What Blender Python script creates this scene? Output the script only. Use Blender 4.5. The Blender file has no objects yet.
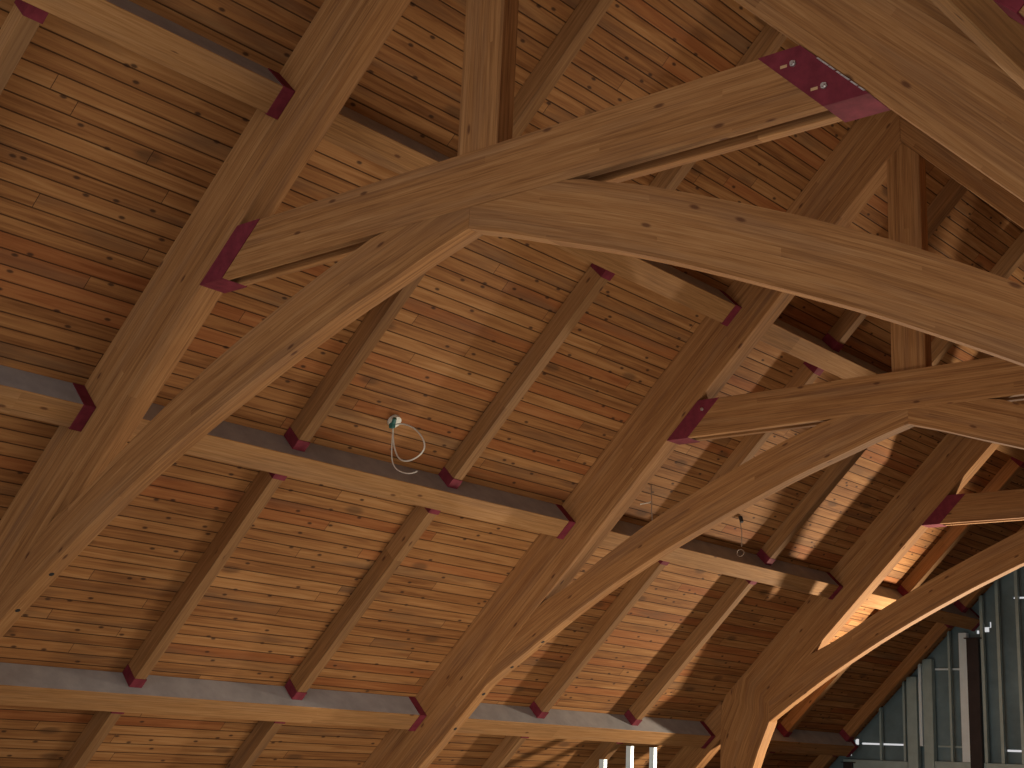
import bpy, bmesh, math, random
from mathutils import Vector, Matrix
random.seed(7)
scene = bpy.context.scene
C = scene.collection

# ------------------------------------------------------------------ dimensions (metres)
A = math.radians(45.0)
CA, SA = math.cos(A), math.sin(A)
ZR = 4.736            # apex of the rafters' underside above the lens height
W = 0.175             # rafter width along the ridge
D = 0.458             # rafter depth
S = 4.8               # truss spacing
HP = 0.225            # purlin underside above rafter underside
HC = 0.305            # common rafter underside above rafter underside
ZCB, ZCT = 2.596, 2.895   # collar tie bottom, top
FLOOR = -1.62
YEND = 13.25          # face of the end wall framing
PUR = {1: (6.48, 6.668), 2: (4.142, 4.325), 3: (1.795, 1.980)}   # upslope and downslope edge
COMMON_W = 0.10

def sp(u, h, y, side=-1):
    """point on a roof slope: u down the slope, h above the rafter underside plane"""
    return Vector((side * (u * CA + h * SA), y, ZR - u * SA + h * CA))

# ------------------------------------------------------------------ materials
def nd(nt, typ, **kw):
    n = nt.nodes.new(typ)
    for k, v in kw.items():
        if k == 'op': n.operation = v
        elif k == 'dt': n.data_type = v
        else: setattr(n, k, v)
    return n

def mat(name):
    m = bpy.data.materials.new(name); m.use_nodes = True
    nt = m.node_tree
    return m, nt, nt.nodes['Principled BSDF']

def math_n(nt, op, a, b=None, c=None):
    n = nt.nodes.new('ShaderNodeMath'); n.operation = op
    for i, v in enumerate((a, b, c)):
        if v is None: continue
        if hasattr(v, 'links'): nt.links.new(v, n.inputs[i])
        else: n.inputs[i].default_value = v
    return n.outputs[0]

def ramp(nt, fac, stops):
    r = nt.nodes.new('ShaderNodeValToRGB')
    e = r.color_ramp.elements
    e[0].position, e[0].color = stops[0][0], (*stops[0][1], 1)
    e[1].position, e[1].color = stops[-1][0], (*stops[-1][1], 1)
    for p, c in stops[1:-1]:
        x = e.new(p); x.color = (*c, 1)
    nt.links.new(fac, r.inputs[0])
    return r.outputs[0]

def mix(nt, fac, a, b, blend='MIX'):
    n = nt.nodes.new('ShaderNodeMix'); n.data_type = 'RGBA'; n.blend_type = blend
    for sock, v in ((n.inputs[0], fac), (n.inputs[6], a), (n.inputs[7], b)):
        if hasattr(v, 'links'): nt.links.new(v, sock)
        elif isinstance(v, tuple): sock.default_value = (*v, 1)
        else: sock.default_value = v
    return n.outputs[2]

def combine(nt, x, y, z=0.0):
    n = nt.nodes.new('ShaderNodeCombineXYZ')
    for i, v in enumerate((x, y, z)):
        if hasattr(v, 'links'): nt.links.new(v, n.inputs[i])
        else: n.inputs[i].default_value = v
    return n.outputs[0]

def noise(nt, vec, scale, detail=3, rough=0.55, dist=0.0):
    n = nt.nodes.new('ShaderNodeTexNoise'); n.noise_dimensions = '3D'
    nt.links.new(vec, n.inputs['Vector'])
    n.inputs['Scale'].default_value = scale; n.inputs['Detail'].default_value = detail
    n.inputs['Roughness'].default_value = rough; n.inputs['Distortion'].default_value = dist
    return n.outputs['Fac']

def white(nt, vec):
    n = nt.nodes.new('ShaderNodeTexWhiteNoise'); n.noise_dimensions = '3D'
    nt.links.new(vec, n.inputs['Vector'])
    return n.outputs['Value']

def knots(nt, u, v, rnd, density, scale_u, scale_v, size):
    """sparse round knots: voronoi cells, only a share of the cells holds a knot"""
    vec = combine(nt, math_n(nt, 'MULTIPLY', u, scale_u), math_n(nt, 'MULTIPLY', v, scale_v), rnd)
    vo = nt.nodes.new('ShaderNodeTexVoronoi'); vo.voronoi_dimensions = '2D'
    vo.inputs['Scale'].default_value = 1.0
    nt.links.new(vec, vo.inputs['Vector'])
    d = vo.outputs['Distance']
    keep = math_n(nt, 'LESS_THAN', white(nt, vo.outputs['Position']), density)
    r = nt.nodes.new('ShaderNodeMapRange'); r.interpolation_type = 'SMOOTHSTEP'
    nt.links.new(d, r.inputs[0])
    r.inputs[1].default_value = size * 0.35; r.inputs[2].default_value = size
    r.inputs[3].default_value = 1.0; r.inputs[4].default_value = 0.0
    return math_n(nt, 'MULTIPLY', r.outputs[0], keep)

def glulam(name, base=((0.185, 0.080, 0.028), (0.315, 0.147, 0.054), (0.44, 0.232, 0.094)), lam=0.038, grey=0.25):
    m, nt, b = mat(name)
    uv = nd(nt, 'ShaderNodeUVMap', uv_map='grain'); sx = nd(nt, 'ShaderNodeSeparateXYZ'); nt.links.new(uv.outputs[0], sx.inputs[0])
    uv2 = nd(nt, 'ShaderNodeUVMap', uv_map='lam'); s2 = nd(nt, 'ShaderNodeSeparateXYZ'); nt.links.new(uv2.outputs[0], s2.inputs[0])
    oi = nd(nt, 'ShaderNodeObjectInfo'); rnd = math_n(nt, 'MULTIPLY', oi.outputs['Random'], 37.0)
    u = math_n(nt, 'ADD', sx.outputs[0], rnd); v = sx.outputs[1]
    lamv = math_n(nt, 'DIVIDE', math_n(nt, 'ADD', s2.outputs[0], 0.019), lam)
    li = math_n(nt, 'FLOOR', lamv)
    seg = math_n(nt, 'FLOOR', math_n(nt, 'DIVIDE', math_n(nt, 'ADD', u, math_n(nt, 'MULTIPLY', li, 1.37)), 3.4))
    lr = white(nt, combine(nt, li, seg, rnd))
    gv = combine(nt, math_n(nt, 'MULTIPLY', u, 1.6), math_n(nt, 'MULTIPLY', v, 60.0), math_n(nt, 'ADD', math_n(nt, 'MULTIPLY', lr, 9.0), rnd))
    g1 = noise(nt, gv, 1.0, 4, 0.6, 0.6)
    gv2 = combine(nt, math_n(nt, 'MULTIPLY', u, 4.0), math_n(nt, 'MULTIPLY', v, 150.0), rnd)
    g2 = noise(nt, gv2, 1.0, 2, 0.6, 0.3)
    f = math_n(nt, 'ADD', math_n(nt, 'MULTIPLY', g1, 0.62), math_n(nt, 'MULTIPLY', g2, 0.38))
    f = math_n(nt, 'ADD', f, math_n(nt, 'MULTIPLY', math_n(nt, 'SUBTRACT', lr, 0.5), 0.13))
    col = ramp(nt, f, [(0.31, base[0]), (0.50, base[1]), (0.71, base[2])])
    # weathered greyish bands on some laminations
    wn = noise(nt, combine(nt, math_n(nt, 'MULTIPLY', u, 0.9), math_n(nt, 'MULTIPLY', v, 9.0), rnd), 1.0, 3, 0.6)
    wr = ramp(nt, wn, [(0.48, (0, 0, 0)), (0.68, (1, 1, 1))])
    col = mix(nt, math_n(nt, 'MULTIPLY', wr, grey), col, (0.16, 0.105, 0.075))
    # glue lines
    fr = math_n(nt, 'FRACT', lamv)
    gl = math_n(nt, 'LESS_THAN', fr, 0.045)
    col = mix(nt, math_n(nt, 'MULTIPLY', gl, 0.35), col, (0.10, 0.05, 0.025))
    k = knots(nt, u, v, rnd, 0.075, 3.6, 10.0, 0.14)
    col = mix(nt, math_n(nt, 'MULTIPLY', k, 0.75), col, (0.075, 0.026, 0.014))
    nt.links.new(col, b.inputs['Base Color'])
    b.inputs['Roughness'].default_value = 0.8
    b.inputs['Specular IOR Level'].default_value = 0.1
    bp = nd(nt, 'ShaderNodeBump'); bp.inputs['Strength'].default_value = 0.12; bp.inputs['Distance'].default_value = 0.004
    nt.links.new(f, bp.inputs['Height']); nt.links.new(bp.outputs[0], b.inputs['Normal'])
    return m

PLANK = 0.098
def deck_material():
    m, nt, b = mat('deck_boards')
    uv = nd(nt, 'ShaderNodeUVMap', uv_map='grain'); sx = nd(nt, 'ShaderNodeSeparateXYZ'); nt.links.new(uv.outputs[0], sx.inputs[0])
    u, v = sx.outputs[0], sx.outputs[1]
    pv = math_n(nt, 'DIVIDE', v, PLANK)
    pi = math_n(nt, 'FLOOR', pv); fr = math_n(nt, 'FRACT', pv)
    off = math_n(nt, 'MULTIPLY', white(nt, combine(nt, pi, 3.0, 1.0)), 3.6)
    su = math_n(nt, 'DIVIDE', math_n(nt, 'ADD', u, off), 3.6)
    si = math_n(nt, 'FLOOR', su); sf = math_n(nt, 'FRACT', su)
    r1 = white(nt, combine(nt, pi, si, 0.0)); r2 = white(nt, combine(nt, pi, si, 7.0)); r3 = white(nt, combine(nt, pi, si, 15.0))
    gv = combine(nt, math_n(nt, 'MULTIPLY', u, 1.3), math_n(nt, 'MULTIPLY', v, 30.0), math_n(nt, 'MULTIPLY', r1, 50.0))
    g = noise(nt, gv, 1.0, 4, 0.6, 0.8)
    f = math_n(nt, 'ADD', g, math_n(nt, 'MULTIPLY', math_n(nt, 'SUBTRACT', r1, 0.5), 0.20))
    col = ramp(nt, f, [(0.25, (0.172, 0.068, 0.023)), (0.45, (0.275, 0.120, 0.041)), (0.60, (0.345, 0.162, 0.058)), (0.8, (0.43, 0.226, 0.090))])
    red = math_n(nt, 'MULTIPLY', math_n(nt, 'GREATER_THAN', r2, 0.82), 0.34)
    col = mix(nt, red, col, (0.30, 0.075, 0.022))
    # grey sap stain along some boards
    st = noise(nt, combine(nt, math_n(nt, 'MULTIPLY', u, 0.8), math_n(nt, 'MULTIPLY', v, 5.0), math_n(nt, 'MULTIPLY', r3, 20.0)), 1.0, 3, 0.6)
    sr = ramp(nt, st, [(0.50, (0, 0, 0)), (0.70, (1, 1, 1))])
    sm = math_n(nt, 'MULTIPLY', sr, math_n(nt, 'MULTIPLY', math_n(nt, 'GREATER_THAN', r3, 0.55), 0.55))
    col = mix(nt, sm, col, (0.115, 0.070, 0.042))
    k = knots(nt, u, v, 0.0, 0.45, 3.6, 7.5, 0.115)
    col = mix(nt, math_n(nt, 'MULTIPLY', k, 0.85), col, (0.045, 0.022, 0.014))
    k2 = knots(nt, math_n(nt, 'ADD', u, 3.3), math_n(nt, 'ADD', v, 1.7), 0.0, 0.10, 2.0, 5.0, 0.26)
    col = mix(nt, math_n(nt, 'MULTIPLY', k2, 0.6), col, (0.09, 0.045, 0.022))
    # V grooves between the boards and butt joints
    e = math_n(nt, 'ABSOLUTE', math_n(nt, 'SUBTRACT', fr, 0.5))
    gr = nd(nt, 'ShaderNodeMapRange'); nt.links.new(e, gr.inputs[0])
    gr.inputs[1].default_value = 0.43; gr.inputs[2].default_value = 0.5; gr.inputs[3].default_value = 0; gr.inputs[4].default_value = 1
    core = math_n(nt, 'GREATER_THAN', e, 0.455)
    butt = math_n(nt, 'LESS_THAN', sf, 0.0014)
    col = mix(nt, math_n(nt, 'MULTIPLY', math_n(nt, 'MAXIMUM', core, butt), 0.80), col, (0.035, 0.016, 0.008))
    nt.links.new(col, b.inputs['Base Color'])
    b.inputs['Roughness'].default_value = 0.8
    b.inputs['Specular IOR Level'].default_value = 0.1
    hgt = math_n(nt, 'SUBTRACT', math_n(nt, 'MULTIPLY', g, 0.15), gr.outputs[0])
    bp = nd(nt, 'ShaderNodeBump'); bp.inputs['Strength'].default_value = 0.6; bp.inputs['Distance'].default_value = 0.008
    nt.links.new(hgt, bp.inputs['Height']); nt.links.new(bp.outputs[0], b.inputs['Normal'])
    return m

def simple(name, col, rough=0.6, metal=0.0, var=0.15, scale=6.0, spec=0.4):
    m, nt, b = mat(name)
    tc = nd(nt, 'ShaderNodeTexCoord')
    n = noise(nt, tc.outputs['Object'], scale, 4, 0.6)
    lo = tuple(c * (1 - var) for c in col); hi = tuple(min(1, c * (1 + var)) for c in col)
    nt.links.new(ramp(nt, n, [(0.3, lo), (0.7, hi)]), b.inputs['Base Color'])
    b.inputs['Roughness'].default_value = rough; b.inputs['Metallic'].default_value = metal
    b.inputs['Specular IOR Level'].default_value = spec
    return m

M_GLU = glulam('glulam_fir')
M_PUR = glulam('glulam_purlin', base=((0.20, 0.098, 0.036), (0.32, 0.160, 0.060), (0.43, 0.235, 0.100)))
M_COM = glulam('sawn_rafter', base=((0.19, 0.092, 0.034), (0.31, 0.155, 0.060), (0.43, 0.235, 0.10)), lam=0.6)
M_DUST = simple('dusty_timber_top', (0.34, 0.33, 0.335), 0.9, 0, 0.14, 5.0, 0.1)
M_DECK = deck_material()
M_RED = simple('maroon_primer_steel', (0.16, 0.026, 0.038), 0.75, 0.0, 0.22, 14.0, 0.08)
M_BOLT = simple('zinc_bolt', (0.55, 0.52, 0.50), 0.35, 0.8, 0.1)
M_BLACK = simple('dark_plug', (0.02, 0.016, 0.014), 0.8, 0, 0.2)
M_SLOT = simple('raw_wood_in_slot', (0.50, 0.31, 0.16), 0.7, 0, 0.1)
M_WELD = simple('bare_weld', (0.50, 0.46, 0.45), 0.4, 0.6, 0.3, 60.0)
M_STUD = simple('galvanised_stud', (0.33, 0.44, 0.45), 0.5, 0.2, 0.12, 5.0)
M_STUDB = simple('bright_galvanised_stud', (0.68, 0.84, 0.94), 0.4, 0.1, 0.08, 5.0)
M_SHEATH = simple('wall_sheathing', (0.14, 0.21, 0.24), 0.8, 0, 0.25, 2.0)
M_POST = simple('dark_steel_post', (0.022, 0.016, 0.018), 0.6, 0, 0.3)
M_CABLE = simple('white_cable', (0.72, 0.68, 0.60), 0.5, 0, 0.06)
M_BOX = simple('cable_box_white', (0.74, 0.74, 0.66), 0.5, 0, 0.05)
M_GREEN = simple('green_connector', (0.03, 0.13, 0.11), 0.5, 0, 0.2)
M_DCABLE = simple('grey_cable', (0.30, 0.22, 0.16), 0.6, 0, 0.1)
M_FLOOR = simple('concrete_floor', (0.36, 0.35, 0.33), 0.85, 0, 0.12, 3.0)

# ------------------------------------------------------------------ mesh helpers
def link(name, me, parent=None, loc=None):
    o = bpy.data.objects.new(name, me); C.objects.link(o)
    if loc is not None: o.location = loc
    if parent is not None: o.parent = parent
    return o

def tag(o, label, cat, group=None):
    o['label'] = label; o['category'] = cat
    if group: o['group'] = group
    return o

def finish(bm, name, mats, uvfun=None):
    bm.normal_update()
    if uvfun:
        g = bm.loops.layers.uv.new('grain'); l = bm.loops.layers.uv.new('lam')
        for f in bm.faces:
            for lp in f.loops:
                a, b, c = uvfun(lp.vert.co)      # along, depth, width
                lp[g].uv = (a, b + c * 1.0); lp[l].uv = (b, 0.0)
    me = bpy.data.meshes.new(name); bm.to_mesh(me); bm.free()
    for m in (mats if isinstance(mats, (list, tuple)) else [mats]): me.materials.append(m)
    return me

def hull_faces(bm, vs):
    idx = [(0,1,3,2),(4,6,7,5),(0,4,5,1),(2,3,7,6),(0,2,6,4),(1,5,7,3)]
    return [bm.faces.new([vs[i] for i in f]) for f in idx]

def beam_bm(o, ax, L, wx, w, dx, d, bevel=0.004):
    """box from corner-centre o: along ax length L, width w centred along wx, depth d along dx from o"""
    bm = bmesh.new()
    vs = []
    for i in (0, 1):
        for j in (-.5, .5):
            for k in (0, 1):
                vs.append(bm.verts.new(o + ax * (L * i) + wx * (w * j) + dx * (d * k)))
    hull_faces(bm, vs)
    bmesh.ops.recalc_face_normals(bm, faces=bm.faces)
    if bevel: bmesh.ops.bevel(bm, geom=list(bm.edges), offset=bevel, segments=1, affect='EDGES')
    return bm

def box_bm(lo, hi, bm=None, bevel=0.0):
    own = bm is None
    bm = bm or bmesh.new()
    vs = [bm.verts.new((x, y, z)) for x in (lo[0], hi[0]) for y in (lo[1], hi[1]) for z in (lo[2], hi[2])]
    fs = hull_faces(bm, vs)
    bmesh.ops.recalc_face_normals(bm, faces=fs)
    if bevel: bmesh.ops.bevel(bm, geom=list({e for f in fs for e in f.edges}), offset=bevel, segments=1, affect='EDGES')
    return bm

def prism_bm(poly, y0, y1, bevel=0.0, bm=None):
    """XZ outline extruded along the ridge"""
    bm = bm or bmesh.new()
    a = [bm.verts.new((x, y0, z)) for x, z in poly]; b = [bm.verts.new((x, y1, z)) for x, z in poly]
    n = len(poly)
    fs = [bm.faces.new(a), bm.faces.new(list(reversed(b)))]
    for i in range(n):
        j = (i + 1) % n
        fs.append(bm.faces.new((a[j], a[i], b[i], b[j])))
    bmesh.ops.recalc_face_normals(bm, faces=fs)
    if bevel: bmesh.ops.bevel(bm, geom=list({e for f in fs for e in f.edges}), offset=bevel, segments=1, affect='EDGES')
    return bm

def strip_bm(inner, outer, y0, y1, bevel=0.004):
    """curved timber: matching points on the inner and outer curve, quads across, extruded along the ridge.
    Returns mesh with uv by arc length and distance across."""
    bm = bmesh.new()
    g = bm.loops.layers.uv.new('grain'); l = bm.loops.layers.uv.new('lam')
    n = len(inner); s = [0.0]
    for i in range(1, n):
        mi = [(inner[i][k] + outer[i][k]) * .5 for k in (0, 1)]; mj = [(inner[i-1][k] + outer[i-1][k]) * .5 for k in (0, 1)]
        s.append(s[-1] + math.dist(mi, mj))
    dep = [math.dist(inner[i], outer[i]) for i in range(n)]
    V = {}; info = {}
    for i in range(n):
        for t, c in ((0, inner[i]), (1, outer[i])):
            for q, y in ((0, y0), (1, y1)):
                v = bm.verts.new((c[0], y, c[1])); V[i, t, q] = v; info[v] = (s[i], dep[i] * t, y - y0)
    def quad(ks):
        vs = []
        for k in ks:
            if V[k] not in vs: vs.append(V[k])
        f = bm.faces.new(vs)
        for lp in f.loops:
            a, b, c = info[lp.vert]
            lp[g].uv = (a, b + c); lp[l].uv = (b, 0)
        return f
    for i in range(n - 1):
        quad([(i,0,0),(i+1,0,0),(i+1,1,0),(i,1,0)]); quad([(i,0,1),(i,1,1),(i+1,1,1),(i+1,0,1)])
        quad([(i,0,0),(i,0,1),(i+1,0,1),(i+1,0,0)]); quad([(i,1,0),(i+1,1,0),(i+1,1,1),(i,1,1)])
    quad([(0,0,0),(0,1,0),(0,1,1),(0,0,1)]); quad([(n-1,0,0),(n-1,0,1),(n-1,1,1),(n-1,1,0)])
    bmesh.ops.recalc_face_normals(bm, faces=bm.faces)
    return bm

def strip_mesh(name, inner, outer, y0, y1, m):
    bm = strip_bm(inner, outer, y0, y1)
    me = bpy.data.meshes.new(name); bm.to_mesh(me); bm.free(); me.materials.append(m)
    return me

def cyl_bm(c, axis, r, L, seg=12, bm=None):
    bm = bm or bmesh.new()
    axis = axis.normalized(); x = axis.orthogonal().normalized(); y = axis.cross(x)
    a, b = [], []
    for i in range(seg):
        t = 2 * math.pi * i / seg; o = x * (r * math.cos(t)) + y * (r * math.sin(t))
        a.append(bm.verts.new(c + o)); b.append(bm.verts.new(c + o + axis * L))
    fs = [bm.faces.new(list(reversed(a))), bm.faces.new(b)]
    for i in range(seg):
        j = (i + 1) % seg; fs.append(bm.faces.new((a[i], a[j], b[j], b[i])))
    bmesh.ops.recalc_face_normals(bm, faces=fs)
    return bm

def tube_mesh(name, pts, r, m, closed=False):
    cu = bpy.data.curves.new(name, 'CURVE'); cu.dimensions = '3D'; cu.bevel_depth = r; cu.bevel_resolution = 3
    sp_ = cu.splines.new('NURBS'); sp_.points.add(len(pts) - 1)
    for q, p in zip(sp_.points, pts): q.co = (*p, 1)
    sp_.use_endpoint_u = True; sp_.order_u = 4; sp_.resolution_u = 8
    cu.materials.append(m)
    ob = bpy.data.objects.new(name, cu); C.objects.link(ob)
    dg = bpy.context.evaluated_depsgraph_get()
    me = bpy.data.meshes.new_from_object(ob.evaluated_get(dg))
    bpy.data.objects.remove(ob); bpy.data.curves.remove(cu)
    if not me.materials: me.materials.append(m)
    return me

def mir(pts, s):     # s = -1 left, +1 right; outlines are written for x > 0
    return [(x * s, z) for x, z in pts]

# ------------------------------------------------------------------ trusses
LOWC = [(0, 2.485), (.25, 2.41), (.5, 2.325), (.82, 2.215), (1.1, 2.11), (1.354, 2.00), (1.6, 1.893), (1.83, 1.785), (2.05, 1.68), (2.25, 1.58),
        (2.5, 1.45), (2.72, 1.33), (2.95, 1.195), (3.14, 1.075), (3.37, .925), (3.6, .765), (3.82, .61), (4.03, .455)]
LOWN = [(0, 2.485), (.25, 2.41), (.5, 2.325), (.82, 2.22), (1.1, 2.118), (1.354, 2.018), (1.6, 1.915), (1.83, 1.818), (2.05, 1.722), (2.25, 1.627),
        (2.5, 1.503), (2.72, 1.39), (2.95, 1.262), (3.14, 1.15), (3.37, 1.01), (3.6, .865), (3.82, .728), (4.03, .59)]
UPN = [(0, ZCB), (.62, ZCB), (.82, 2.535), (1.03, 2.47), (1.376, 2.335), (1.83, 2.145), (2.25, 1.945), (2.72, 1.685), (3.14, 1.43), (3.45, 1.286)]
UPC = [(0, ZCB), (.62, ZCB), (.82, 2.545), (1.03, 2.475), (1.376, 2.325), (1.83, 2.115), (2.25, 1.905), (2.72, 1.655), (3.14, 1.41), (3.5, 1.236)]

def interp(tab, x):
    if x <= tab[0][0]: return tab[0][1]
    for (a, b), (c, d) in zip(tab, tab[1:]):
        if x <= c: return b + (d - b) * (x - a) / (c - a)
    return tab[-1][1]

def smooth(tab, x):      # catmull-rom
    n = len(tab)
    for i in range(n - 1):
        if x <= tab[i+1][0] or i == n - 2:
            p1, p2 = tab[i], tab[i+1]; p0 = tab[i-1] if i else (2*p1[0]-p2[0], 2*p1[1]-p2[1]); p3 = tab[i+2] if i + 2 < n else (2*p2[0]-p1[0], 2*p2[1]-p1[1])
            t = (x - p1[0]) / (p2[0] - p1[0])
            m1 = (p2[1]-p0[1]) / (p2[0]-p0[0]) * (p2[0]-p1[0]); m2 = (p3[1]-p1[1]) / (p3[0]-p1[0]) * (p2[0]-p1[0])
            return (2*t**3-3*t**2+1)*p1[1] + (t**3-2*t**2+t)*m1 + (-2*t**3+3*t**2)*p2[1] + (t**3-t**2)*m2

def under(x): return ZR - x

def make_truss(y0, label, column):
    y1 = y0 + W
    t = bpy.data.objects.new('roof_truss', None); C.objects.link(t); t.location = (0, y0, FLOOR); t.empty_display_size = .3
    tag(t, label, 'roof truss', 'laminated roof trusses')
    inv = Matrix.Translation((0, -y0, -FLOOR))
    def part(name, me, parent=None):
        me.transform(inv); me.update()
        return link(name, me, parent or t)
    for s in (-1, 1):
        # principal rafter
        if column:
            top = ZR + D / CA
            xs = [0, .6, 1.2, 1.8, 2.4, 3.0, 3.4]
            inner = [(0.0005, ZR)] + [(x, under(x)) for x in xs[1:]] + [(3.75, under(3.75)), (4.03, .706), (4.03, .489), (4.10, .33), (4.17, .17), (4.24, -.02), (4.27, -.25), (4.28, -.8), (4.28, FLOOR)]
            outer = [(0.0005, top)]
            for x in xs[1:]:
                k = D * SA * (x / 3.4)
                outer.append((x + k, top - x - k))
            outer += [(4.07, top - 4.07), (4.38, top - 4.38), (4.60, top - 4.60), (4.66, .66), (4.67, .40), (4.67, .05), (4.67, -.25), (4.67, -.8), (4.67, FLOOR)]
            part('rafter', strip_mesh('rafter', mir(inner, s), mir(outer, s), y0, y1, M_GLU))
            dn = Vector((s * CA, 0, -SA)); nn = Vector((s * SA, 0, CA)); o = sp(6.62, 0, (y0 + y1) / 2, s)
            q0, q1, q2, q3 = sp(8.8, .16, 0, s), sp(8.8, D, 0, s), sp(6.15, D, 0, s), sp(6.42, .16, 0, s)
            bm = prism_bm([(s * 4.672, q2.z - (4.672 - abs(q2.x))), (q1.x, q1.z), (q0.x, q0.z), (s * 4.672, q3.z - (4.672 - abs(q3.x)))], y0 + .004, y1 - .004, .003)
            part('rafter_tail', finish(bm, 'rafter_tail', M_GLU, lambda co: (co.dot(dn), co.dot(nn), co.y - y0)))
            xe = 4.03
        else:
            top = ZR + D / CA
            ue = 8.8; a = sp(ue, 0, 0, s); b = sp(ue, D, 0, s)
            poly = [(s * .0005, ZR), (s * .0005, top), (b.x, b.z), (a.x, a.z)]
            bm = prism_bm(poly, y0, y1, .004)
            dn = Vector((s * CA, 0, -SA)); nn = Vector((s * SA, 0, CA))
            part('rafter', finish(bm, 'rafter', M_GLU, lambda co: (Vector((co.x, 0, co.z - ZR)).dot(dn), Vector((co.x, 0, co.z - ZR)).dot(nn), co.y - y0)))
            xe = 5.4
        # arched brace
        xs = [.0008] + [.1 * i for i in range(1, 41)] + [4.03]
        inner, outer = [], []
        for x in xs:
            zl = smooth(LOWC if column else LOWN, x)
            if column and x > 2.9: zl = zl + (interp([(2.9, 0), (4.03, .489 - .455)], x))
            zu = min(ZCB - .001, smooth(UPC if column else UPN, x) if x < (3.5 if column else 3.45) else under(x)); zu = min(zu, under(x) - .0005)
            inner.append((x, zl)); outer.append((x, zu))
        if not column:
            for x, g in ((4.3, .105), (4.6, .095), (4.9, .07), (5.4, .02)):
                inner.append((x, under(x) - g)); outer.append((x, under(x) - .0005))
        ab = part('arch_brace', strip_mesh('arch_brace', mir(inner, s), mir(outer, s), y0 + .003, y0 + .112, M_GLU))
        # bolt heads sunk along the underside of the brace
        if not column:
            for x in (3.45, 3.79, 4.11, 4.43):
                zz = interp([(i[0], i[1]) for i in inner], x); z2 = interp([(i[0], i[1]) for i in inner], x + .02)
                nrm = Vector((-s * (zz - z2) / .02, 0, -1)).normalized()
                part('bolt', finish(cyl_bm(Vector((s * x, y0 + .058, zz)) - nrm * .004, nrm, .017, .006, 12), 'bolt', M_BLACK), ab)
    # collar tie: two plies with a slot between them
    ply = .052
    for ya, yb in ((y0, y0 + ply), (y1 - ply, y1)):
        xb = ZR - ZCB - .012; xt = ZR - ZCT - .012
        poly = [(-xb, ZCB), (xb, ZCB), (xt, ZCT), (-xt, ZCT)]
        bm = prism_bm(poly, ya, yb, .003)
        part('collar_tie', finish(bm, 'collar_tie', M_GLU, lambda co: (co.x + 5, co.z - ZCB, co.y - y0)))
    # steel shoes at both ends of the collar: side plates, bottom plates, end plate
    for s in (-1, 1):
        ln = .205; e = .006
        bm = bmesh.new()
        def para(x0off, x1off, ya, yb, za, zb):
            q = [(s * (ZR - za - x0off), za), (s * (ZR - za - x1off), za), (s * (ZR - zb - x1off), zb), (s * (ZR - zb - x0off), zb)]
            prism_bm(q, ya, yb, 0, bm)
        para(.003, ln, y0 - e, y0 - .0005, ZCB - e, ZCT)
        para(.003, ln, y1 + .0005, y1 + e, ZCB - e, ZCT)
        para(.003, ln, y0, y1, ZCB - e, ZCB - .0005)
        para(.003, .010, y0, y1, ZCB, ZCT)
        sh = part('steel_shoe', finish(bm, 'steel_shoe', M_RED)); sh['label'] = 'maroon painted steel shoe'
        seen = ((1.807, 2.819), (1.948, 2.678)) if (y0 == 0 and s == 1) else (((1.795, 2.815),) if (not column and y0 > 0) else ())
        for bx, bz in seen:
            b2 = cyl_bm(Vector((s * bx, y0 - e, bz)), Vector((0, -1, 0)), .015, .008, 6)
            cyl_bm(Vector((s * bx, y0 - e - .008, bz)), Vector((0, -1, 0)), .008, .010, 10, b2)
            part('bolt', finish(b2, 'bolt', M_BOLT), sh)
            if y0 == 0 and s == 1:
                part('slot', finish(box_bm((s * bx - .062, y0 - e - .0008, bz - .006), (s * bx - .030, y0 - e + .001, bz + .007)), 'slot', M_SLOT), sh)
        if y0 == 0 and s == 1:
            bm = bmesh.new(); r = random.Random(3)
            za = ZCB + .01
            while za < ZCB + .17:
                L = r.uniform(.015, .05)
                q = [(ZR - za - .001, za), (ZR - za - .010, za), (ZR - za - L - .010, za + L), (ZR - za - L - .001, za + L)]
                prism_bm(q, y0 - e - .004, y0 - e + .001, 0, bm); za += L + r.uniform(.002, .01)
            w = part('weld_bead', finish(bm, 'weld_bead', M_WELD), sh); w['label'] = 'bare silvery weld bead'
    # king post
    bm = prism_bm([(-.135, ZCT + .001), (.135, ZCT + .001), (.135, ZR - .137), (0, ZR - .002), (-.135, ZR - .137)], y0 + .03, y0 + .145, .004)
    part('king_post', finish(bm, 'king_post', M_GLU, lambda co: (co.z, co.x + .135, co.y - y0)))
    return t

TL = ['nearest timber roof truss, collar tie ending in a bolted maroon shoe at top right',
      'middle timber roof truss, crossing behind the nearest arch from lower centre to the right edge',
      'farthest timber roof truss, its rafter bending into a column beside the end wall studs']
for k in range(3):
    make_truss(k * S, TL[k], k == 2)

# ------------------------------------------------------------------ purlins and ridge
YA = Vector((0, 1, 0))
def hanger_local(w, dep, y0, y1, wx, dx, o):
    """U shaped steel hanger around a beam end (beam runs along Y)"""
    t = .006; bm = bmesh.new()
    def bx(a0, a1, b0, b1):
        vs = [bm.verts.new(o + wx * a + dx * b + YA * y) for y in (y0, y1) for a in (a0, a1) for b in (b0, b1)]
        hull_faces(bm, vs)
    h = w / 2
    bx(-h - t, h + t, -t, -.0005)
    bx(-h - t, -h - .0005, 0, dep * .97)
    bx(h + .0005, h + t, 0, dep * .97)
    bmesh.ops.recalc_face_normals(bm, faces=bm.faces)
    return bm

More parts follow.
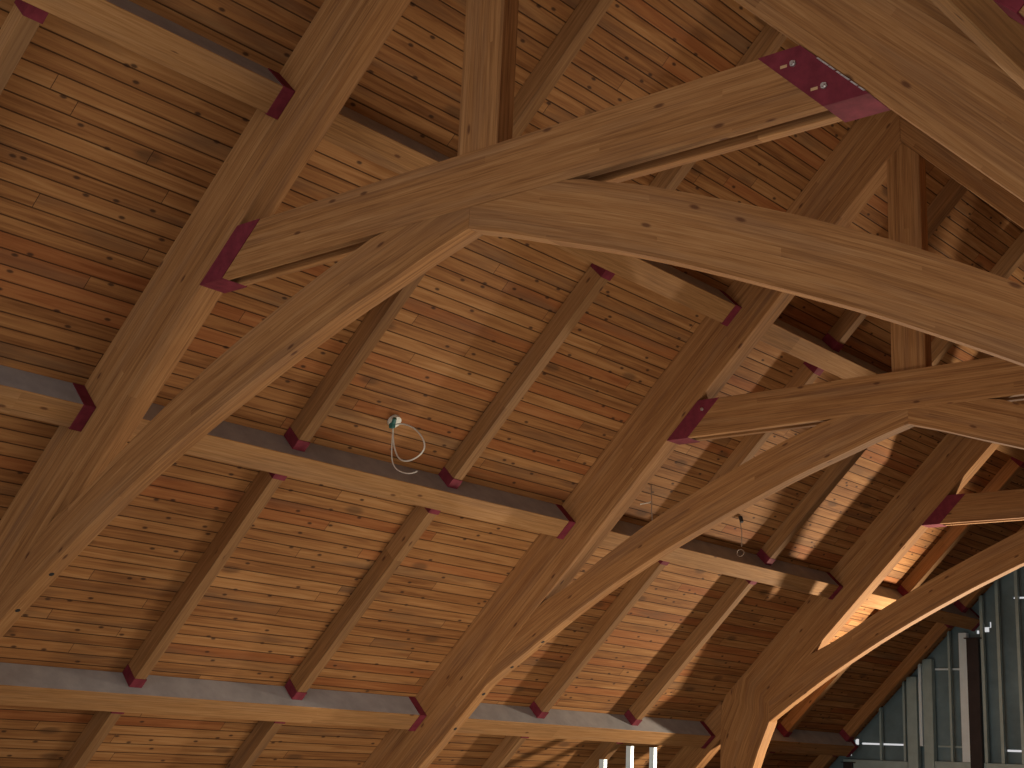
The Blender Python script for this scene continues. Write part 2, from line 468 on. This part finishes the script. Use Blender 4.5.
ROW = {1: 'lowest', 2: 'middle', 3: 'upper'}
def make_purlin(i, ya, yb, label, side=-1, hang=(True, True), group='purlins on the left roof slope'):
    u0, u1 = PUR[i]; L = yb - ya
    dn = Vector((side * CA, 0, -SA)); nn = Vector((side * SA, 0, CA))
    o = sp((u0 + u1) / 2, HP, 0, side)
    dep = D - HP - .001; w = u1 - u0
    bm = beam_bm(Vector((0, 0, 0)), YA, L, dn, w, nn, dep, .004)
    me = finish(bm, 'purlin', [M_PUR, M_DUST], lambda co: (co.y, co.dot(nn), co.dot(dn)))
    for p in me.polygons:                      # dust lies on the face that looks up the slope
        if p.normal.dot(dn) < -.9: p.material_index = 1
    ob = link('purlin', me, None, Vector((o.x, ya, o.z)))
    tag(ob, label, 'beam', group)
    for q, (a, b) in zip(hang, ((.002, .085), (L - .085, L - .002))):
        if q:
            h = link('hanger', finish(hanger_local(w, dep, a, b, dn, nn, Vector((0, 0, 0))), 'hanger', M_RED), ob)
            h['label'] = 'maroon steel hanger'
    return ob

G = .002
bays = [(W + G, S - G), (S + W + G, 2 * S - G), (2 * S + W + G, YEND - .06)]
BN = ['between the nearest and the middle truss', 'between the middle and the farthest truss', 'between the farthest truss and the end wall']
for i in (1, 2, 3):
    for b, (ya, yb) in enumerate(bays):
        if b == 2: yb = {1: 13.08, 2: YEND + .15, 3: YEND + .15}[i]
        make_purlin(i, ya, yb, f'{ROW[i]} purlin of the left roof slope, {BN[b]}')
    if i > 1:
        make_purlin(i, -4.6, -G, f'{ROW[i]} purlin of the left roof slope, left of the nearest truss, running out of frame', hang=(False, True))
make_purlin(2, -4.2, -G, 'purlin of the right roof slope crossing the top right corner above the nearest rafter', side=1, hang=(False, True), group=None)

def make_ridge(ya, yb, label):
    top = ZR + D / CA - .115
    bm = box_bm((-.10, 0, .31), (.10, yb - ya, top - ZR), None, .004)
    me = finish(bm, 'ridge_beam', M_PUR, lambda co: (co.y, co.z, co.x))
    ob = link('ridge_beam', me, None, Vector((0, ya, ZR)))
    tag(ob, label, 'beam', 'ridge beams')
    bm = bmesh.new(); L = yb - ya
    for a, b in ((.002, .085), (L - .085, L - .002)):
        box_bm((-.107, a, .303), (.107, b, .3095), bm); box_bm((-.107, a, .31), (-.1005, b, .45), bm); box_bm((.1005, a, .31), (.107, b, .45), bm)
    h = link('hanger', finish(bm, 'hanger', M_RED), ob); h['label'] = 'maroon steel hanger'
    return ob
for b, (ya, yb) in enumerate(bays[:2]):
    make_ridge(ya, yb, f'ridge beam at the roof peak, {BN[b]}')

# ------------------------------------------------------------------ common rafters
def common_source(row, side):
    """one short rafter of a row, in local coordinates around its lower end"""
    hi = PUR[row + 1][1] if row < 3 else None
    ua = (PUR[row + 1][1] if row in (0, 1, 2) else -.305)
    ub = (PUR[row][0] if row >= 1 else 8.85)
    return ua + G, ub - G

CM = {}
def make_common(row, yc, label, side=-1, group='short rafters of the left roof slope', hang=(True, True)):
    ua, ub = common_source(row, side)
    if side == 1 and row == 1: ub = 6.3
    dn = Vector((side * CA, 0, -SA)); nn = Vector((side * SA, 0, CA))
    key = (row, side)
    if key not in CM:
        L = ub - ua
        dep = D - HC - .001
        bm = beam_bm(Vector((0, 0, 0)), -dn, L, YA, COMMON_W, nn, dep, .003)
        me = finish(bm, 'common_rafter', M_COM, lambda co: (-co.dot(dn), co.dot(nn), co.y))
        hm = []
        for a0, a1 in ((.001, .085), (L - .085, L - .001)):
            bm = bmesh.new(); t = .006; h = COMMON_W / 2
            for y0, y1, b0, b1 in ((-h - t, h + t, -t, -.0005), (-h - t, -h - .0005, 0, dep * .97), (h + .0005, h + t, 0, dep * .97)):
                vs = [bm.verts.new(-dn * a + YA * y + nn * b) for a in (a0, a1) for y in (y0, y1) for b in (b0, b1)]
                hull_faces(bm, vs)
            bmesh.ops.recalc_face_normals(bm, faces=bm.faces)
            hm.append(finish(bm, 'hanger', M_RED))
        CM[key] = (me, hm)
    me, hm = CM[key]
    ob = link('common_rafter', me, None, sp(ub, HC, yc, side))
    tag(ob, label, 'rafter', group)
    for q, h in zip(hang, hm):
        if q:
            x = link('hanger', h, ob); x['label'] = 'maroon steel hanger'
    return ob

RN = {0: 'below the lowest purlin', 1: 'between lowest and middle purlins', 2: 'between middle and upper purlins', 3: 'between upper purlin and ridge'}
c0 = W / 2
for b in range(3):
    for row in range(4):
        for j in (1, 2):
            yc = c0 + b * S + 1.6 * j
            if b == 2 and row == 3: continue
            which = ('first', 'second')[j - 1]
            if b == 2: which = ('single', 'verge')[j - 1]
            if b == 2 and j == 2: yc = 12.90
            where = ['past the nearest truss', 'past the middle truss', 'past the farthest truss'][b]
            make_common(row, yc, f'{which} short rafter {where}, {RN[row]}' if b < 2 else
                        (f'short rafter midway {where}, {RN[row]}' if j == 1 else f'verge rafter against the end wall studs, {RN[row]}'),
                        hang=(row > 0, True))
make_common(2, c0 - 1.6, 'short rafter at the top left corner, hung below the upper purlin')
make_common(1, c0 - 1.62, 'short rafter of the right roof slope at the top right corner', side=1, group=None, hang=(False, True))

# ------------------------------------------------------------------ ceiling deck
def make_ceiling():
    bm = bmesh.new()
    ys, ye = -5.2, YEND + .22
    ur = -D * math.tan(A)
    g = bm.loops.layers.uv.new('grain')
    for side in (-1, 1):
        for th, flip in ((0.0, False), (.05, True)):
            h = D + .0005 + th
            ua = -h * math.tan(A); ub = 9.1
            vs = [bm.verts.new(sp(ua, h, ys, side)), bm.verts.new(sp(ub, h, ys, side)), bm.verts.new(sp(ub, h, ye, side)), bm.verts.new(sp(ua, h, ye, side))]
            f = bm.faces.new(vs)
            for lp, (y, u) in zip(f.loops, ((ys, ua), (ys, ub), (ye, ub), (ye, ua))):
                lp[g].uv = (y + (40 if side > 0 else 20), u + (40.02 if side > 0 else 20.02))
    me = bpy.data.meshes.new('ceiling'); bm.to_mesh(me); bm.free(); me.materials.append(M_DECK)
    o = link('ceiling', me); o['kind'] = 'structure'; o['label'] = 'tongue and groove board ceiling under both roof slopes'
    return o

make_ceiling()

# ------------------------------------------------------------------ end wall: sheathing, studs, channels, posts
def struct(name, me):
    o = link(name, me); o['kind'] = 'structure'; return o
zt = ZR + D / CA + .02
def wall_with_gaps(y0, y1, holes, half=6.9):
    xs = sorted({-half, 0.0, half} | {h[0] for h in holes} | {h[1] for h in holes})
    bm = bmesh.new()
    for xa, xb in zip(xs, xs[1:]):
        hs = sorted((h[2], h[3]) for h in holes if h[0] <= xa + 1e-6 and h[1] >= xb - 1e-6)
        z = FLOOR
        for a, b in hs:
            prism_bm([(xa, z), (xb, z), (xb, a), (xa, a)], y0, y1, 0, bm); z = b
        prism_bm([(xa, z), (xb, z), (xb, zt - abs(xb)), (xa, zt - abs(xa))], y0, y1, 0, bm)
    return bm
# open joints in the sheathing through which the sky shows
GAPS = [(-4.87, -4.12, .350, .374), (-2.86, -2.2, .318, .344), (-2.69, -2.2, 2.235, 2.262),
        (-3.20, -3.155, 1.80, 1.845), (-3.11, -3.02, 1.82, 1.885), (-3.02, -2.99, 1.875, 1.95),
        (-4.97, -4.90, .345, .42), (-5.05, -5.01, .20, .24)]
struct('wall_end', finish(wall_with_gaps(YEND + .16, YEND + .2, GAPS), 'wall_end', M_SHEATH))
bm = box_bm((-7.2, -6.5, FLOOR - .1), (7.2, YEND + .3, FLOOR))
struct('floor', finish(bm, 'floor', M_FLOOR))

def deck_z(x): return ZR + D / CA - .01 - abs(x)
def stud(x0, x1, z0, z1, label, m=M_STUD, y0=YEND, dep=.09, group='metal studs of the end wall'):
    """C section: web and two flanges with lips"""
    w = x1 - x0; t = .004
    bm = bmesh.new()
    box_bm((-w/2, 0, 0), (w/2, t, z1 - z0), bm)
    box_bm((-w/2, t, 0), (-w/2 + t, dep, z1 - z0), bm)
    box_bm((w/2 - t, t, 0), (w/2, dep, z1 - z0), bm)
    o = link('metal_stud', finish(bm, 'metal_stud', m), None, ((x0 + x1) / 2, y0, z0))
    tag(o, label, 'metal stud', group)
    return o
# transom the upper studs stand on, in two lengths
def rail(name, x0, x1, z0, z1, label, m, y0, dep, group=None, cat='rail'):
    bm = bmesh.new(); t = .004
    box_bm((-(x1-x0)/2, 0, 0), ((x1-x0)/2, t, z1 - z0), bm)
    box_bm((-(x1-x0)/2, t, 0), ((x1-x0)/2, dep, t), bm)
    box_bm((-(x1-x0)/2, t, z1 - z0 - t), ((x1-x0)/2, dep, z1 - z0), bm)
    o = link(name, finish(bm, name, m), None, ((x0 + x1) / 2, y0, z0)); tag(o, label, cat, group); return o
rail('transom_rail', -5.05, -4.12, .03, .145, 'grey metal transom rail under the studs at the low corner of the end wall', M_STUD, YEND - .005, .1, 'transom rails of the end wall')
rail('transom_rail', -3.745, -1.6, .04, .165, 'grey metal transom rail under the tall end wall studs at the right edge', M_STUD, YEND - .005, .1, 'transom rails of the end wall')
Z0 = .17
stud(-4.515, -4.488, Z0 - .02, deck_z(-4.515) - .02, 'thin metal stud leftmost on the end wall under the ceiling edge', dep=.06)
stud(-4.175, -4.145, Z0 - .02, deck_z(-4.175) - .02, 'thin metal stud with dark right side, left of the first wide grey stud')
stud(-4.115, -3.975, FLOOR, deck_z(-4.115) - .02, 'wide grey stud left of the narrow bright stud on the end wall')
stud(-3.945, -3.905, .35, deck_z(-3.945) - .02, 'narrow bright bluish stud between the two wide grey studs', M_STUDB)
stud(-3.885, -3.755, FLOOR, deck_z(-3.885) - .02, 'wide grey stud right of the narrow bright stud on the end wall')
stud(-3.525, -3.495, Z0, deck_z(-3.525) - .02, 'thin grey stud between the wide grey stud and the bright white stud', dep=.06)
stud(-3.37, -3.265, Z0, 1.80, 'bright white stud directly left of the black post', M_STUDB)  # pale colour carries the light on this lit edge
stud(-3.076, -3.036, Z0, deck_z(-3.076) - .02, 'pale edge stud directly right of the black post', dep=.06)
stud(-2.86, -2.82, Z0, deck_z(-2.86) - .02, 'thin grey stud, first clear of the black post on its right', dep=.06)
stud(-2.60, -2.56, Z0, deck_z(-2.60) - .02, 'thin grey stud at the right edge of the frame', dep=.06)
def channel(x0, x1, z, h, label, m):
    bm = bmesh.new(); L = x1 - x0
    box_bm((-L/2, 0, 0), (L/2, .003, h), bm); box_bm((-L/2, .003, 0), (L/2, .03, .003), bm); box_bm((-L/2, .003, h - .003), (L/2, .03, h), bm)
    o = link('bracing_channel', finish(bm, 'bracing_channel', m), None, ((x0 + x1) / 2, YEND + .1, z))
    tag(o, label, 'channel', 'bracing channels of the end wall')
channel(-3.75, -3.38, 1.33, .024, 'pale horizontal channel between wide stud and bright stud, upper one', M_STUDB)
channel(-3.74, -3.38, .345, .022, 'dim horizontal channel between wide stud and bright stud, lower one', M_STUD)

def post(x0, x1, z1, label):
    bm = box_bm((x0, YEND - .055, FLOOR), (x1, YEND - .005, z1), None, .004)
    box_bm((x0 - .03, YEND - .06, z1), (x1 + .03, YEND - .001, z1 + .012), bm)
    box_bm((x0 - .03, YEND - .06, FLOOR), (x1 + .03, YEND - .001, FLOOR + .012), bm)
    for v in bm.verts: v.co -= Vector(((x0 + x1) / 2, YEND, FLOOR))
    o = link('steel_post', finish(bm, 'steel_post', M_POST), None, ((x0 + x1) / 2, YEND, FLOOR))
    tag(o, label, 'post', 'dark posts at the end wall'); return o
post(-3.245, -3.085, 1.72, 'black steel post under the end of the middle purlin at the end wall')
post(-5.03, -4.90, .10, 'short visible dark post under the end of the lowest purlin')

# studs standing under the lowest purlin
for y, z1, x, lab in ((8.02, .15, -4.80, 'left of the two white studs that reach the lowest purlin'),
                   (8.45, .15, -4.80, 'right of the two white studs that reach the lowest purlin'),
                   (7.55, .0, -4.80, 'shortest white stud under the lowest purlin, left of the other two')):
    bm = bmesh.new(); w = .055; t = .004; L = z1 - FLOOR
    box_bm((-.03, -w/2, 0), (.03, -w/2 + t, L), bm); box_bm((.03 - t, -w/2 + t, 0), (.03, w/2, L), bm); box_bm((-.03, w/2 - t, 0), (.03 - t, w/2, L), bm)
    o = link('metal_stud', finish(bm, 'metal_stud', M_STUDB), None, (x, y, FLOOR)); tag(o, lab, 'metal stud', 'white studs under the lowest purlin')

# ------------------------------------------------------------------ cables
def cable(anchor, parts, label, boxcol):
    e = bpy.data.objects.new('cable', None); C.objects.link(e); e.location = anchor; e.empty_display_size = .1
    tag(e, label, 'cable', 'loose cables on the ceiling')
    inv = Matrix.Translation(-Vector(anchor))
    for nm, me in parts:
        me.transform(inv); link(nm, me, e)
    return e
an = Vector((-2.995, 2.46, 2.372))
loop = [(-2.985, 2.46, 2.345), (-2.935, 2.45, 2.35), (-2.84, 2.44, 2.335), (-2.72, 2.43, 2.28), (-2.63, 2.43, 2.19), (-2.612, 2.43, 2.12), (-2.67, 2.43, 2.07), (-2.77, 2.43, 2.04),
        (-2.88, 2.44, 2.06), (-2.95, 2.45, 2.14), (-2.985, 2.455, 2.24), (-2.995, 2.46, 2.33)]
tail = [(-3.0, 2.465, 2.34), (-2.985, 2.45, 2.2), (-2.985, 2.45, 2.08), (-2.93, 2.45, 2.0), (-2.84, 2.45, 1.965), (-2.76, 2.45, 1.95), (-2.70, 2.45, 1.965)]
bx = cyl_bm(Vector((-2.995, 2.46, 2.385)), Vector((SA, 0, -CA)), .052, .03, 14)
gc = box_bm((-3.00, 2.415, 2.315), (-2.955, 2.45, 2.355), None, .006); cyl_bm(Vector((-2.95, 2.42, 2.35)), Vector((.5, -.3, .6)), .016, .04, 8, gc)
cable(an, [('wire', tube_mesh('wire', loop, .0058, M_CABLE)), ('wire', tube_mesh('wire', tail, .0045, M_CABLE)),
           ('junction_box', finish(bx, 'junction_box', M_BOX)), ('connector', finish(gc, 'connector', M_GREEN))],
      'coiled white cable loop hanging from a small round box on the ceiling boards', None)
b2 = sp(3.70, D - .005, 5.70)
def wob(p0, p1, n, r, seed):
    q = random.Random(seed)
    return [tuple(p0.lerp(p1, i / n) + Vector((q.uniform(-r, r), q.uniform(-r, r), 0))) for i in range(n + 1)]
w1 = wob(b2, b2 + Vector((0.02, 0, -.36)), 6, .006, 1)
w2 = wob(b2 + Vector((-.13, 0, -.17)), b2 + Vector((.0, 0, -.16)), 5, .012, 2)
cable(b2, [('wire', tube_mesh('wire', w1, .0045, M_DCABLE)), ('wire', tube_mesh('wire', w2, .006, M_CABLE))],
      'thin grey cable with a crossing pale twist, hanging just right of the middle truss rafter', None)
b3 = sp(3.765, D - .005, 7.30)
w1 = wob(b3, b3 + Vector((.02, 0, -.30)), 6, .006, 4)
co = b3 + Vector((.0, 0, -.36))
coil = [tuple(co + Vector((.045 * math.cos(t * .9), .01 * math.sin(3 * t), .04 * math.sin(t * .9)))) for t in range(12)]
gc = cyl_bm(b3, Vector((.3, -.1, -.9)), .020, .06, 10)
cable(b3, [('wire', tube_mesh('wire', w1, .0045, M_DCABLE)), ('wire', tube_mesh('wire', coil, .004, M_DCABLE)), ('connector', finish(gc, 'connector', M_BLACK))],
      'thin cable with dark connector and a small coil, hanging past the middle truss arch', None)

# ------------------------------------------------------------------ camera (solved from the photograph)
cam_d = bpy.data.cameras.new('camera'); cam = bpy.data.objects.new('camera', cam_d); C.objects.link(cam)
cx, cy, yaw, pitch, roll, f = 4.511537, -4.752187, -0.7213954, 0.2551162, 0.0455691, 1421.679
fw = Vector((math.sin(yaw) * math.cos(pitch), math.cos(yaw) * math.cos(pitch), math.sin(pitch)))
r = Vector((math.cos(yaw), -math.sin(yaw), 0)); up = r.cross(fw)
r2 = math.cos(roll) * r + math.sin(roll) * up; u2 = -math.sin(roll) * r + math.cos(roll) * up
M = Matrix((r2, u2, -fw)).transposed().to_4x4(); M.translation = Vector((cx, cy, 0))
cam.matrix_world = M
cam_d.sensor_fit = 'HORIZONTAL'; cam_d.sensor_width = 36.0; cam_d.lens = 36.0 * f / 1024
cam_d.clip_start = .05; cam_d.clip_end = 100
scene.camera = cam

# ------------------------------------------------------------------ light
w = bpy.data.worlds.new('world'); scene.world = w; w.use_nodes = True
bg = w.node_tree.nodes['Background']; bg.inputs[0].default_value = (0.97, 0.96, 0.97, 1); bg.inputs[1].default_value = 0.62

def lamp(name, kind, loc, aim, energy, col, **kw):
    l = bpy.data.lights.new(name, kind); l.energy = energy; l.color = col
    for k, v in kw.items(): setattr(l, k, v)
    o = bpy.data.objects.new(name, l); C.objects.link(o); o.location = loc
    o.rotation_euler = (Vector(aim) - Vector(loc)).to_track_quat('-Z', 'Y').to_euler()
    return o
# work lamp on the floor by the end wall, throwing light back up the roof
lamp('work_lamp', 'SPOT', (-2.0, 12.9, -.4), (-2.9, 6.0, 1.9), 2000, (1.0, 0.85, 0.64), spot_size=math.radians(88), spot_blend=.42, shadow_soft_size=.16)
# added fill lights, unseen, brightening undersides and boards around the nearer trusses
lamp('underside_fill', 'POINT', (1.0, 1.0, -1.3), (0, 0, 0), 235, (1.0, 0.90, 0.76), shadow_soft_size=.9)
lamp('underside_fill', 'POINT', (-2.2, 4.0, -1.2), (0, 0, 0), 160, (1.0, 0.90, 0.76), shadow_soft_size=.9)
# broad fill added for the front faces, unseen, well behind the camera
lamp('front_fill', 'AREA', (3.0, -13.0, .2), (-1.0, 5.0, 2.0), 330, (1.0, 0.95, 0.86), shape='RECTANGLE', size=9.0, size_y=4.0)
# camera flash
lamp('camera_flash', 'SPOT', (cx + .06, cy, .09), tuple(Vector((cx, cy, 0)) + fw * 5), 120, (1.0, 0.92, 0.82), spot_size=math.radians(75), spot_blend=.6, shadow_soft_size=.05)

vs = scene.view_settings
scene.display_settings.display_device = 'sRGB'
vs.view_transform = 'Standard'; vs.look = 'None'; vs.exposure = 0.03; vs.gamma = 1.0; vs.use_curve_mapping = False
